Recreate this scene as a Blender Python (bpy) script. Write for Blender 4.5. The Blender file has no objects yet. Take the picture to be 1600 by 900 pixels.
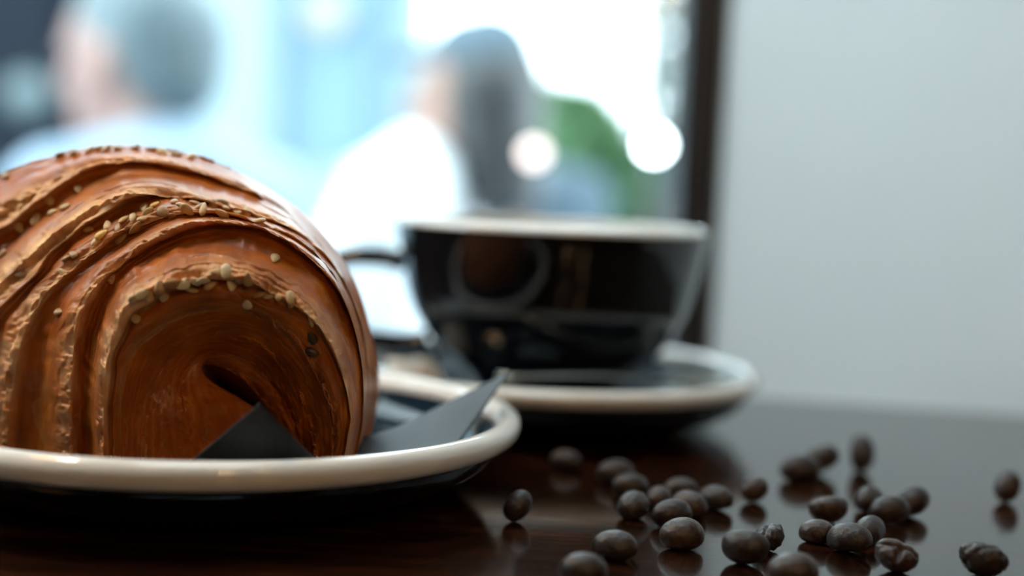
import bpy, bmesh, math, random
import numpy as np
from mathutils import Vector, Matrix, Euler
from mathutils.bvhtree import BVHTree

random.seed(7)
rng = np.random.default_rng(7)
S = bpy.context.scene
COL = S.collection
R = math.radians
T = 0.74                      # height of the table top
CAMH = 0.084                  # lens above the table top

# ------------------------------------------------------------------ camera
FPX = 50.0 / 36.0 * 1600
PITCH, ROLL = R(4.35), R(2.6)
_F = Vector((0, math.cos(PITCH), -math.sin(PITCH)))
_U0 = Vector((0, math.sin(PITCH), math.cos(PITCH)))
_R0 = Vector((1, 0, 0))
CR = _R0 * math.cos(ROLL) + _U0 * math.sin(ROLL)
CU = _U0 * math.cos(ROLL) - _R0 * math.sin(ROLL)
CAM = Vector((0, 0, T + CAMH))
cd = bpy.data.cameras.new('camera')
cd.lens = 50
cd.sensor_width = 36
cd.clip_start = 0.01
cd.dof.use_dof = True
cd.dof.focus_distance = 0.334
cd.dof.aperture_fstop = 3.9
cam = bpy.data.objects.new('camera', cd)
COL.objects.link(cam)
m = Matrix.Identity(4)
for i in range(3):
    m[i][0], m[i][1], m[i][2], m[i][3] = CR[i], CU[i], -_F[i], CAM[i]
cam.matrix_world = m
S.camera = cam

# ------------------------------------------------------------------ world, exposure
S.view_settings.view_transform = 'Standard'
S.view_settings.look = 'None'
S.view_settings.exposure = 1.0
S.view_settings.gamma = 1.0
w = bpy.data.worlds.new('overcast_sky')
S.world = w
w.use_nodes = True
wb = w.node_tree.nodes['Background']
wb.inputs['Color'].default_value = (0.80, 0.93, 1.0, 1)
wb.inputs['Strength'].default_value = 4.2


def ray(px, py):
    return (_F + CR * ((px - 800) / FPX) + CU * ((450 - py) / FPX))


def W(px, py, d):
    """the point of the place seen at a pixel, at distance d along the room"""
    r = ray(px, py)
    return CAM + r * (d / r.y)


def on_table(px, py, z=T):
    r = ray(px, py)
    return CAM + r * ((z - CAM.z) / r.z)


# ------------------------------------------------------------------ materials
def mat(name, col, rough=0.5, metal=0.0, coat=0.0, spec=0.5, emit=None, estr=0.0, sheen=0.0):
    M = bpy.data.materials.new(name)
    M.use_nodes = True
    b = M.node_tree.nodes['Principled BSDF']
    b.inputs['Base Color'].default_value = (*col, 1)
    b.inputs['Roughness'].default_value = rough
    b.inputs['Metallic'].default_value = metal
    b.inputs['Coat Weight'].default_value = coat
    b.inputs['Coat Roughness'].default_value = 0.06
    b.inputs['Specular IOR Level'].default_value = spec
    b.inputs['Sheen Weight'].default_value = sheen
    if emit:
        b.inputs['Emission Color'].default_value = (*emit, 1)
        b.inputs['Emission Strength'].default_value = estr
    return M


def nd(M, typ, **kw):
    n = M.node_tree.nodes.new(typ)
    for k, v in kw.items():
        if hasattr(n, k):
            setattr(n, k, v)
        else:
            n.inputs[k].default_value = v
    return n


def lk(M, a, b):
    M.node_tree.links.new(a, b)


def varied(name, c1, c2, scale=40, rough=0.5, bump=0.0, bdist=0.0005, stretch=(1, 1, 1), detail=5, **kw):
    """a material that wanders between two colours, with a fine bump"""
    M = mat(name, c1, rough, **kw)
    b = M.node_tree.nodes['Principled BSDF']
    tc = nd(M, 'ShaderNodeTexCoord')
    mp = nd(M, 'ShaderNodeMapping')
    mp.inputs['Scale'].default_value = stretch
    nz = nd(M, 'ShaderNodeTexNoise')
    nz.inputs['Scale'].default_value = scale
    nz.inputs['Detail'].default_value = detail
    rp = nd(M, 'ShaderNodeValToRGB')
    rp.color_ramp.elements[0].color = (*c1, 1)
    rp.color_ramp.elements[1].color = (*c2, 1)
    rp.color_ramp.elements[0].position = 0.35
    rp.color_ramp.elements[1].position = 0.68
    lk(M, tc.outputs['Object'], mp.inputs['Vector'])
    lk(M, mp.outputs['Vector'], nz.inputs['Vector'])
    lk(M, nz.outputs['Fac'], rp.inputs['Fac'])
    lk(M, rp.outputs['Color'], b.inputs['Base Color'])
    if bump:
        bp = nd(M, 'ShaderNodeBump')
        bp.inputs['Strength'].default_value = bump
        bp.inputs['Distance'].default_value = bdist
        lk(M, nz.outputs['Fac'], bp.inputs['Height'])
        lk(M, bp.outputs['Normal'], b.inputs['Normal'])
    return M


M_wall = varied('pale_wall_paint', (0.83, 0.865, 0.87), (0.85, 0.885, 0.89), 6, 0.85)
M_ceiling = varied('ceiling_paint', (0.76, 0.77, 0.78), (0.80, 0.81, 0.82), 3, 0.9)
M_backwall = varied('brown_cafe_wall', (0.045, 0.040, 0.040), (0.06, 0.052, 0.05), 3, 0.8)
M_floor = varied('dark_floor', (0.07, 0.05, 0.04), (0.11, 0.08, 0.06), 5, 0.5)
M_frame = mat('dark_window_frame', (0.009, 0.008, 0.010), 0.5)
M_black = varied('black_glaze', (0.004, 0.005, 0.007), (0.006, 0.007, 0.010), 10, 0.07, spec=0.5)
M_teal = varied('blue_black_glaze', (0.006, 0.020, 0.034), (0.008, 0.026, 0.042), 10, 0.07, spec=0.5)
M_white = varied('cream_white_glaze', (0.80, 0.76, 0.70), (0.83, 0.79, 0.74), 20, 0.05, coat=0.2)
M_unglazed = varied('unglazed_foot', (0.35, 0.32, 0.28), (0.42, 0.38, 0.33), 60, 0.8)
M_steel = mat('brushed_steel', (0.40, 0.38, 0.34), 0.18, metal=1.0)
M_paper = varied('white_paper', (0.50, 0.47, 0.42), (0.56, 0.53, 0.47), 30, 0.7)
M_napkin = varied('black_paper_napkin', (0.012, 0.014, 0.017), (0.017, 0.020, 0.024), 900, 0.5, bump=0.2, bdist=0.0002, spec=0.3)
M_shade = mat('brass_shade', (0.35, 0.22, 0.10), 0.35, metal=1.0)
M_bulb = mat('warm_bulb', (1, 0.8, 0.5), 0.4, emit=(1.0, 0.62, 0.28), estr=24)
M_bulb2 = mat('added_warm_bulb', (1, 0.8, 0.5), 0.4, emit=(1.0, 0.80, 0.56), estr=100)
M_metal = mat('dark_metal', (0.03, 0.03, 0.035), 0.4, metal=0.6)


def wood_material():
    M = mat('dark_stained_wood', (0.03, 0.012, 0.006), 0.13, spec=0.5, coat=0.18)
    b = M.node_tree.nodes['Principled BSDF']
    tc = nd(M, 'ShaderNodeTexCoord')
    mp = nd(M, 'ShaderNodeMapping')
    mp.inputs['Rotation'].default_value = (0, 0, R(-9))
    mp.inputs['Scale'].default_value = (6, 90, 20)
    nz = nd(M, 'ShaderNodeTexNoise')
    nz.inputs['Scale'].default_value = 2.2
    nz.inputs['Detail'].default_value = 8
    nz.inputs['Distortion'].default_value = 1.2
    rp = nd(M, 'ShaderNodeValToRGB')
    e = rp.color_ramp.elements
    e[0].position, e[0].color = 0.32, (0.004, 0.002, 0.0015, 1)
    e[1].position, e[1].color = 0.75, (0.075, 0.019, 0.007, 1)
    k = e.new(0.55)
    k.color = (0.020, 0.0065, 0.003, 1)
    mp2 = nd(M, 'ShaderNodeMapping')
    mp2.inputs['Rotation'].default_value = (0, 0, R(-9))
    mp2.inputs['Scale'].default_value = (25, 260, 40)
    n2 = nd(M, 'ShaderNodeTexNoise')
    n2.inputs['Scale'].default_value = 3
    n2.inputs['Detail'].default_value = 6
    bp = nd(M, 'ShaderNodeBump')
    bp.inputs['Strength'].default_value = 0.05
    bp.inputs['Distance'].default_value = 0.0002
    rr = nd(M, 'ShaderNodeMapRange')
    rr.inputs['From Min'].default_value = 0.3
    rr.inputs['From Max'].default_value = 0.7
    rr.inputs['To Min'].default_value = 0.08
    rr.inputs['To Max'].default_value = 0.15
    for mm in (mp, mp2):
        lk(M, tc.outputs['Object'], mm.inputs['Vector'])
    lk(M, mp.outputs['Vector'], nz.inputs['Vector'])
    lk(M, mp2.outputs['Vector'], n2.inputs['Vector'])
    lk(M, nz.outputs['Fac'], rp.inputs['Fac'])
    lk(M, rp.outputs['Color'], b.inputs['Base Color'])
    lk(M, n2.outputs['Fac'], bp.inputs['Height'])
    lk(M, n2.outputs['Fac'], rr.inputs['Value'])
    lk(M, rr.outputs['Result'], b.inputs['Roughness'])
    lk(M, bp.outputs['Normal'], b.inputs['Normal'])
    return M


def glass_material():
    """thin flat window glass: clear, with a faint Fresnel reflection"""
    M = bpy.data.materials.new('window_glass')
    M.use_nodes = True
    nt = M.node_tree
    nt.nodes.remove(nt.nodes['Principled BSDF'])
    out = nt.nodes['Material Output']
    tr = nd(M, 'ShaderNodeBsdfTransparent')
    tr.inputs['Color'].default_value = (0.95, 0.985, 0.98, 1)
    gl = nd(M, 'ShaderNodeBsdfGlossy')
    gl.inputs['Roughness'].default_value = 0.02
    fr = nd(M, 'ShaderNodeFresnel')
    fr.inputs['IOR'].default_value = 1.35
    mx = nd(M, 'ShaderNodeMixShader')
    lk(M, fr.outputs[0], mx.inputs[0])
    lk(M, tr.outputs[0], mx.inputs[1])
    lk(M, gl.outputs[0], mx.inputs[2])
    lk(M, mx.outputs[0], out.inputs['Surface'])
    return M


M_wood = wood_material()
M_glass = glass_material()


# ------------------------------------------------------------------ object helpers
def link(name, me, mt=None, parent=None, smooth=False):
    o = bpy.data.objects.new(name, me)
    COL.objects.link(o)
    if mt:
        me.materials.append(mt)
    if smooth:
        me.polygons.foreach_set('use_smooth', [True] * len(me.polygons))
    if parent:
        o.parent = parent
        o.matrix_parent_inverse = Matrix.Translation(-Vector(parent.location)) if parent.type == 'EMPTY' and parent.parent is None and tuple(parent.rotation_euler) == (0, 0, 0) else Matrix.Identity(4)
    return o


def empty(name, loc):
    o = bpy.data.objects.new(name, None)
    o.location = loc
    o.empty_display_size = 0.02
    COL.objects.link(o)
    return o


def tag(o, label, cat, group=None):
    o['label'] = label
    o['category'] = cat
    if group:
        o['group'] = group
    return o


def struct(o, label=None):
    o['kind'] = 'structure'
    if label:
        o['label'] = label
    return o


def from_arrays(name, V, F, mt=None, parent=None, smooth=True):
    me = bpy.data.meshes.new(name)
    me.from_pydata([tuple(v) for v in V], [], [tuple(f) for f in F])
    me.update()
    return link(name, me, mt, parent, smooth)


def grid_faces(n, m_, wrap=False):
    f = []
    for i in range(n - 1):
        for j in range(m_ if wrap else m_ - 1):
            a, b = i * m_ + j, i * m_ + (j + 1) % m_
            f.append((a, b, b + m_, a + m_))
    return f


def box_bm(bm, c, s, rot=0.0, bevel=0.0):
    r = bmesh.ops.create_cube(bm, size=1)
    vs = r['verts']
    bmesh.ops.scale(bm, vec=s, verts=vs)
    if bevel:
        es = list({e for v in vs for e in v.link_edges})
        q = bmesh.ops.bevel(bm, geom=es, offset=bevel, segments=2, affect='EDGES', profile=0.6)
        vs = list({v for f in q['faces'] for v in f.verts} | {v for v in vs if v.is_valid})
    if rot:
        bmesh.ops.rotate(bm, cent=(0, 0, 0), matrix=Matrix.Rotation(rot, 3, 'Z'), verts=vs)
    bmesh.ops.translate(bm, vec=c, verts=vs)


def bm_obj(name, bm, mt, parent=None, smooth=False):
    me = bpy.data.meshes.new(name)
    bm.to_mesh(me)
    bm.free()
    return link(name, me, mt, parent, smooth)


def box(name, c, s, mt, parent=None, rot=0.0, bevel=0.0):
    bm = bmesh.new()
    box_bm(bm, c, s, rot, bevel)
    return bm_obj(name, bm, mt, parent)


def prism(name, pts, z0, z1, mt, parent=None, bevel=0.0):
    bm = bmesh.new()
    vs = [bm.verts.new((x, y, z0)) for x, y in pts]
    f = bm.faces.new(vs)
    e = bmesh.ops.extrude_face_region(bm, geom=[f])
    bmesh.ops.translate(bm, vec=(0, 0, z1 - z0), verts=[v for v in e['geom'] if isinstance(v, bmesh.types.BMVert)])
    bmesh.ops.recalc_face_normals(bm, faces=bm.faces)
    if bevel:
        bmesh.ops.bevel(bm, geom=list(bm.edges), offset=bevel, segments=3, affect='EDGES')
    return bm_obj(name, bm, mt, parent)


def catmull(P, n):
    """n points evenly along a smooth curve through P"""
    P = np.asarray(P, float)
    Q = np.vstack([2 * P[0] - P[1], P, 2 * P[-1] - P[-2]])
    out = []
    for i in range(1, len(Q) - 2):
        t = np.linspace(0, 1, 24, endpoint=False)[:, None]
        a, b, c, d = Q[i - 1], Q[i], Q[i + 1], Q[i + 2]
        out.append(0.5 * ((2 * b) + (c - a) * t + (2 * a - 5 * b + 4 * c - d) * t ** 2 + (3 * b - a - 3 * c + d) * t ** 3))
    out.append(P[-1:])
    A = np.vstack(out)
    L = np.concatenate([[0], np.cumsum(np.linalg.norm(np.diff(A, axis=0), axis=1))])
    s = np.linspace(0, L[-1], n)
    return np.stack([np.interp(s, L, A[:, k]) for k in range(A.shape[1])], 1)


def lathe(name, prof, loc, mt, parent=None, n=128, dense=0, closed=True):
    """turn a closed or open (r, z) outline round a vertical axis"""
    P = np.asarray(prof, float)
    if dense:
        P = catmull(P, dense)
    V, k = [], len(P)
    for r, z in P:
        for j in range(n):
            a = 2 * math.pi * j / n
            V.append((loc[0] + r * math.cos(a), loc[1] + r * math.sin(a), loc[2] + z))
    F = grid_faces(k, n, True)
    if closed:
        for j in range(n):
            a, b = (k - 1) * n + j, (k - 1) * n + (j + 1) % n
            F.append((a, b, (j + 1) % n, j))
    bm = bmesh.new()
    me = bpy.data.meshes.new(name)
    me.from_pydata(V, [], F)
    bm.from_mesh(me)
    bmesh.ops.remove_doubles(bm, verts=bm.verts, dist=1e-6)
    bmesh.ops.recalc_face_normals(bm, faces=bm.faces)
    bm.to_mesh(me)
    bm.free()
    return link(name, me, mt, parent, True)


def tube(name, pts, rad, mt, parent=None, n=12, count=40, flat=(1, 1)):
    P = catmull([tuple(p) for p in pts], count)
    rads = np.interp(np.linspace(0, 1, count), np.linspace(0, 1, len(np.atleast_1d(rad))), np.atleast_1d(rad)) if np.ndim(rad) else np.full(count, rad)
    V = []
    up = Vector((0, 0, 1))
    for i in range(count):
        t = Vector(P[min(i + 1, count - 1)] - P[max(i - 1, 0)]).normalized()
        u = up if abs(t.dot(up)) < 0.98 else Vector((0, 1, 0))
        a = t.cross(u).normalized()
        b = a.cross(t).normalized()
        for j in range(n):
            q = 2 * math.pi * j / n
            V.append(Vector(P[i]) + (a * math.cos(q) * flat[0] + b * math.sin(q) * flat[1]) * rads[i])
    F = grid_faces(count, n, True) + [tuple(range(n))[::-1], tuple((count - 1) * n + j for j in range(n))]
    return from_arrays(name, V, F, mt, parent)


def vnoise(a, b, seed, na, nb):
    """smooth 2D value noise on arrays a, b in 0..1, about na by nb blobs, -1..1"""
    g = np.random.default_rng(seed).uniform(-1, 1, (na + 3, nb + 3))
    x, y = np.clip(a, 0, 1) * na, np.clip(b, 0, 1) * nb
    i, j = np.floor(x).astype(int), np.floor(y).astype(int)
    fx, fy = x - i, y - j
    fx, fy = fx * fx * (3 - 2 * fx), fy * fy * (3 - 2 * fy)
    return (g[i, j] * (1 - fx) + g[i + 1, j] * fx) * (1 - fy) + (g[i, j + 1] * (1 - fx) + g[i + 1, j + 1] * fx) * fy


# ================================================================== THE ROOM
WY = 0.75                       # the window wall
WX0, WX1 = -0.68, 0.105          # its ends
H = 2.8
struct(box('floor', ((WX0 + 1.9) / 2, -1.1, -0.02), (1.9 - WX0, 3.8, 0.04), M_floor))
# the ceiling, with an added skylight for light from above
SX0, SX1, SY0, SY1 = -0.60, 0.30, -0.10, 0.72
for x0, x1, y0, y1 in ((WX0, 1.9, -3.0, SY0), (WX0, SX0, SY0, 0.8), (SX1, 1.9, SY0, 0.8), (SX0, SX1, SY1, 0.8)):
    struct(box('ceiling', ((x0 + x1) / 2, (y0 + y1) / 2, H + 0.02), (x1 - x0, y1 - y0, 0.04), M_ceiling))
struct(box('wall_back', ((WX0 + 1.9) / 2, -3.02, H / 2), (1.9 - WX0, 0.04, H), M_backwall))
# the pale wall beside the window, running off towards the right
struct(prism('wall_right', [(WX1, WY), (0.345, 0.334), (0.43, 0.383), (WX1 + 0.12, 0.85), (WX1, 0.85)], 0, H, M_wall))
struct(prism('wall_right_brown', [(0.345, 0.334), (0.80, -0.454), (1.85, -1.2), (1.85, -3.0), (1.9, -3.0), (1.9, 0.85), (0.24, 0.85), (0.43, 0.383)], 0, H, M_backwall))  # unseen stretch, kept dark brown to cut bounce onto the croissant front
struct(box('wall_front', ((WX0 + WX1) / 2, WY + 0.03, 0.345), (WX1 - WX0, 0.10, 0.69), M_backwall))
struct(box('wall_front_head', ((WX0 + WX1) / 2, WY + 0.03, 2.73), (WX1 - WX0, 0.10, 0.14), M_backwall))
# left wall with an added tall window for side light
LY0 = 0.18
LZ0 = 0.98
struct(prism('wall_left', [(WX0 - 0.08, -3.0), (WX0, -3.0), (WX0, LY0), (WX0 - 0.08, LY0)], 0, H, M_backwall))
struct(box('wall_left_sill', (WX0 - 0.04, (LY0 + 0.78) / 2, LZ0 / 2), (0.08, 0.78 - LY0, LZ0), M_backwall))
struct(box('wall_left_head', (WX0 - 0.04, (LY0 + 0.78) / 2, 2.72), (0.08, 0.78 - LY0, 0.16), M_backwall))


def window(name, x0, x1, z0, z1, y, bar, axis='x', posts=()):
    root = empty(name, ((x0 + x1) / 2, y, z0) if axis == 'x' else (y, (x0 + x1) / 2, z0))
    struct(root)
    d = 0.05

    def b(nm, u0, u1, v0, v1, mt, th):
        c, s = ((u0 + u1) / 2, y, (v0 + v1) / 2), (u1 - u0, th, v1 - v0)
        if axis != 'x':
            c, s = (c[1], c[0], c[2]), (s[1], s[0], s[2])
        return box(nm, c, s, mt, root)
    b('bottom_rail', x0, x1, z0, z0 + bar * 1.6, M_frame, d)
    b('top_rail', x0, x1, z1 - bar, z1, M_frame, d)
    b('frame_post', x0, x0 + bar, z0 + bar * 1.6, z1 - bar, M_frame, d)
    b('frame_post', x1 - bar, x1, z0 + bar * 1.6, z1 - bar, M_frame, d)
    for p in posts:
        b('frame_post', p - bar / 2, p + bar / 2, z0 + bar * 1.6, z1 - bar, M_frame, d)
    b('pane', x0 + bar, x1 - bar, z0 + bar * 1.6, z1 - bar, M_glass, 0.006)
    return root


window('window_1', WX0, WX1, 0.69, 2.66, WY + 0.02, 0.020)
window('added_side_window', LY0, 0.72, LZ0, 2.64, WX0 - 0.03, 0.04, axis='y')  # side window added out of view to light the wall and croissant

sk = struct(empty('added_skylight', ((SX0 + SX1) / 2, (SY0 + SY1) / 2, H)))  # skylight added out of view to light the tops of things
box('pane', ((SX0 + SX1) / 2, (SY0 + SY1) / 2, H + 0.03), (SX1 - SX0 - 0.06, SY1 - SY0 - 0.06, 0.006), M_glass, sk)
for cx, cy, sx, sy in ((SX0 + 0.015, (SY0 + SY1) / 2, 0.03, SY1 - SY0), (SX1 - 0.015, (SY0 + SY1) / 2, 0.03, SY1 - SY0), ((SX0 + SX1) / 2, SY0 + 0.015, SX1 - SX0 - 0.06, 0.03), ((SX0 + SX1) / 2, SY1 - 0.015, SX1 - SX0 - 0.06, 0.03)):
    box('frame_bar', (cx, cy, H + 0.025), (sx, sy, 0.05), M_frame, sk)

# ================================================================== THE TABLE
tb = empty('table', (-0.1, 0.1, 0))
tag(tb, 'dark brown polished wooden table carrying the plate, the cup and the scattered beans', 'table')


def far(x):
    return 0.592 - 0.16 * (x - 0.015)


prism('table_top', [(-0.50, -0.34), (0.32, -0.42), (0.298, 0.395), (0.2065, far(0.2065)), (-0.44, far(-0.44))], T - 0.028, T, M_wood, tb, bevel=0.002)
for x, y in ((-0.43, -0.26), (0.24, -0.34), (0.15, 0.49), (-0.38, 0.58)):
    box('leg', (x, y, (T - 0.028) / 2), (0.045, 0.045, T - 0.028), M_wood, tb, rot=R(-9), bevel=0.003)


# ================================================================== CROCKERY
def dish(name, cx, cy, rad, zr, floor, label, cat, lip=0.0035):
    """a plate: black outside, blue-black well, thick rolled white rim"""
    root = tag(empty(name, (cx, cy, T)), label, cat)
    L = (cx, cy, T)
    k = rad
    body = [(0, floor), (k * 0.45, floor), (k * 0.66, floor), (k * 0.79, floor + 0.0002), (k * 0.88, floor + 0.0045),
            (k - 0.0058, zr - 0.0022), (k - 0.0036, zr - 0.0020), (k - 0.0026, zr - 0.0050), (k * 0.90, zr - 0.0125), (k * 0.76, 0.0036),
            (k * 0.62, 0.0016), (k * 0.60, 0.0), (k * 0.56, 0.0), (k * 0.55, 0.0016), (k * 0.3, 0.002), (0, 0.002)]
    split = 6
    lathe('well', body[:split + 1], L, M_teal, root, dense=70, closed=False)
    lathe('underside', body[split:], L, M_black, root, dense=90, closed=False)
    # the rolled rim: an egg-shaped ring, a little taller outside
    ring = []
    for j in range(24):
        a = 2 * math.pi * j / 24
        ring.append((k - 0.0034 + 0.0034 * math.cos(a) + 0.0004 * math.sin(a), zr - lip + lip * math.sin(a)))
    lathe('rim', ring, L, M_white, root, closed=True, n=160)
    return root


dish('plate', -0.0785, 0.3745, 0.0825, 0.0219, 0.0056, 'dark plate with a thick white rim under the croissant', 'plate')
CX, CY = 0.0133, 0.503
dish('saucer', CX, CY, 0.0755, 0.0206, 0.0085, 'dark saucer with a white rim under the coffee cup', 'saucer', lip=0.0030)

cup = tag(empty('coffee_cup', (CX, CY, T + 0.0088)), 'wide black coffee cup, white inside, standing on the saucer', 'cup')
CL = (CX, CY, T + 0.0006)
outer = [(0, 0.0125), (0.020, 0.0120), (0.0225, 0.0088), (0.0255, 0.0088), (0.0275, 0.0120), (0.0355, 0.0205), (0.0425, 0.0297), (0.0475, 0.0390),
         (0.0506, 0.0500), (0.0528, 0.0610), (0.0536, 0.0670)]
inner = [(0.0536, 0.0670), (0.0534, 0.0682), (0.0524, 0.0688), (0.0512, 0.0682), (0.0503, 0.0600), (0.0480, 0.0490), (0.0445, 0.0385), (0.039, 0.029), (0.030, 0.0205), (0.018, 0.0165), (0, 0.0160)]
outer = [(r_ * 1.022, z_) for r_, z_ in outer]
inner = [(r_ * 1.022, z_) for r_, z_ in inner]
lathe('body', outer, CL, M_black, cup, dense=80, closed=False)
lathe('lining', inner, CL, M_white, cup, dense=80, closed=False)
hx = CX - 0.0495
hn = tube('handle', [(hx - 0.0030, CY + 0.0045, T + 0.0528), (hx - 0.009, CY + 0.006, T + 0.0545), (hx - 0.024, CY + 0.009, T + 0.0535), (hx - 0.034, CY + 0.011, T + 0.0470),
                     (hx - 0.033, CY + 0.011, T + 0.0350), (hx - 0.022, CY + 0.009, T + 0.0265), (hx - 0.004, CY + 0.005, T + 0.0245), (hx + 0.007, CY + 0.003, T + 0.0252)],
          [0.0046, 0.0044, 0.0042, 0.0044, 0.0044, 0.0042, 0.0042, 0.0048], M_black, cup, n=16, count=60, flat=(1.35, 0.85))

# teaspoon across the front of the saucer
sp = tag(empty('teaspoon', (CX + 0.03, CY - 0.04, T + 0.016)), 'small steel teaspoon lying on the saucer in front of the cup', 'spoon')
a, b = Vector((-0.002, 0.4365, T + 0.0232)), Vector((0.068, 0.484, T + 0.0192))
ax = (b - a).normalized()
tube('handle', [a, a.lerp(b, 0.3) + Vector((0, 0, 0.0005)), a.lerp(b, 0.6), a.lerp(b, 0.82) + Vector((0, 0, -0.001))], [0.0034, 0.0028, 0.0018, 0.0016], M_steel, sp, n=10, count=24, flat=(1, 0.45))
side = Vector((-ax.y, ax.x, 0)).normalized()
V = []
for layer in (0, 1):
    for i in range(15):
        u = -1 + 2 * i / 14
        for j in range(13):
            v = -1 + 2 * j / 12
            hw = math.sqrt(max(0, 1 - abs(u) ** 2.2)) * (1.0 - 0.18 * u)
            z = -0.0048 * (1 - u * u) * (1 - v * v) - layer * 0.0006
            V.append(b + ax * (u * 0.0155) + side * (v * hw * 0.0098) + Vector((0, 0, z)))
F = grid_faces(15, 13) + [tuple(195 + i for i in f)[::-1] for f in grid_faces(15, 13)]
from_arrays('bowl', V, F, M_steel, sp)

# sugar packet at the left of the saucer
pk = tag(empty('sugar_packet', (CX - 0.043, CY - 0.006, T + 0.012)), 'pale paper sugar packet leaning on the saucer, left of the cup', 'packet')
V, n = [], 13
for sgn in (1, -1):
    for i in range(n):
        for j in range(n):
            u, v = -1 + 2 * i / (n - 1), -1 + 2 * j / (n - 1)
            h = sgn * 0.0022 * (1 - u ** 4) * (1 - v ** 4) + 0.0004 * math.sin(5 * u + 3 * v)
            p = Vector((u * 0.009, h, v * 0.007))
            p = Matrix.Rotation(R(-62), 3, 'X') @ p
            p = Matrix.Rotation(R(24), 3, 'Z') @ p
            V.append(p + Vector((CX - 0.0455, CY - 0.022, T + 0.0175)))
F = grid_faces(n, n) + [tuple(n * n + i for i in f)[::-1] for f in grid_faces(n, n)]
from_arrays('packet_body', V, F, M_paper, pk)


# ================================================================== THE CROISSANT
def crust_material():
    M = mat('baked_crust', (0.3, 0.1, 0.03), 0.38, spec=0.2)
    b = M.node_tree.nodes['Principled BSDF']
    at = nd(M, 'ShaderNodeAttribute', attribute_name='pale')
    fl = nd(M, 'ShaderNodeAttribute', attribute_name='flow')
    tc = nd(M, 'ShaderNodeTexCoord')
    mp = nd(M, 'ShaderNodeMapping')
    mp.inputs['Scale'].default_value = (5, 130, 1)
    st = nd(M, 'ShaderNodeTexNoise')          # streaks along the layers
    st.inputs['Scale'].default_value = 1.0
    st.inputs['Detail'].default_value = 5
    st.inputs['Distortion'].default_value = 0.5
    bl = nd(M, 'ShaderNodeTexNoise')          # baking blotches
    bl.inputs['Scale'].default_value = 90
    bl.inputs['Detail'].default_value = 4
    fn = nd(M, 'ShaderNodeTexNoise')          # flaky grain
    fn.inputs['Scale'].default_value = 700
    fn.inputs['Detail'].default_value = 3
    rp = nd(M, 'ShaderNodeValToRGB')
    e = rp.color_ramp.elements
    e[0].position, e[0].color = 0.22, (0.11, 0.018, 0.0013, 1)
    e[1].position, e[1].color = 0.80, (0.64, 0.18, 0.010, 1)
    k = e.new(0.52)
    k.color = (0.35, 0.080, 0.0042, 1)
    mixf = nd(M, 'ShaderNodeMath', operation='MULTIPLY_ADD')
    mixf.inputs[1].default_value = 0.42
    s2 = nd(M, 'ShaderNodeMath', operation='MULTIPLY')
    s2.inputs[1].default_value = 0.58
    lk(M, tc.outputs['Object'], bl.inputs['Vector'])
    lk(M, tc.outputs['Object'], fn.inputs['Vector'])
    lk(M, fl.outputs['Vector'], mp.inputs['Vector'])
    lk(M, mp.outputs['Vector'], st.inputs['Vector'])
    lk(M, bl.outputs['Fac'], s2.inputs[0])
    lk(M, st.outputs['Fac'], mixf.inputs[0])
    lk(M, s2.outputs[0], mixf.inputs[2])
    lk(M, mixf.outputs[0], rp.inputs['Fac'])
    pc = nd(M, 'ShaderNodeMix', data_type='RGBA')
    pc.inputs['B'].default_value = (0.98, 0.60, 0.30, 1)
    pf = nd(M, 'ShaderNodeMath', operation='MULTIPLY')    # paler where the grain is high
    gr = nd(M, 'ShaderNodeMapRange')
    gr.inputs['From Min'].default_value = 0.3
    gr.inputs['From Max'].default_value = 0.6
    gr.inputs['To Min'].default_value = 0.78
    gr.inputs['To Max'].default_value = 1.0
    lk(M, fn.outputs['Fac'], gr.inputs['Value'])
    lk(M, at.outputs['Fac'], pf.inputs[0])
    lk(M, gr.outputs['Result'], pf.inputs[1])
    lk(M, pf.outputs[0], pc.inputs['Factor'])
    lk(M, rp.outputs['Color'], pc.inputs['A'])
    lk(M, pc.outputs['Result'], b.inputs['Base Color'])
    rr = nd(M, 'ShaderNodeMapRange')
    rr.inputs['To Min'].default_value = 0.42
    rr.inputs['To Max'].default_value = 0.75
    lk(M, at.outputs['Fac'], rr.inputs['Value'])
    lk(M, rr.outputs['Result'], b.inputs['Roughness'])
    b1 = nd(M, 'ShaderNodeBump')
    b1.inputs['Strength'].default_value = 0.18
    b1.inputs['Distance'].default_value = 0.0006
    b2 = nd(M, 'ShaderNodeBump')
    b.inputs['Coat Weight'].default_value = 0.13
    b.inputs['Coat Roughness'].default_value = 0.11
    b.inputs['Subsurface Weight'].default_value = 0.10
    b.inputs['Subsurface Radius'].default_value = (1.0, 0.35, 0.10)
    b.inputs['Subsurface Scale'].default_value = 0.004
    b2.inputs['Strength'].default_value = 0.35
    b2.inputs['Distance'].default_value = 0.0004
    lk(M, st.outputs['Fac'], b1.inputs['Height'])
    lk(M, fn.outputs['Fac'], b2.inputs['Height'])
    lk(M, b1.outputs['Normal'], b2.inputs['Normal'])
    lk(M, b2.outputs['Normal'], b.inputs['Normal'])
    return M


M_crust = crust_material()
ZF = T + 0.0084                      # underside of the croissant, on the napkin

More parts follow.
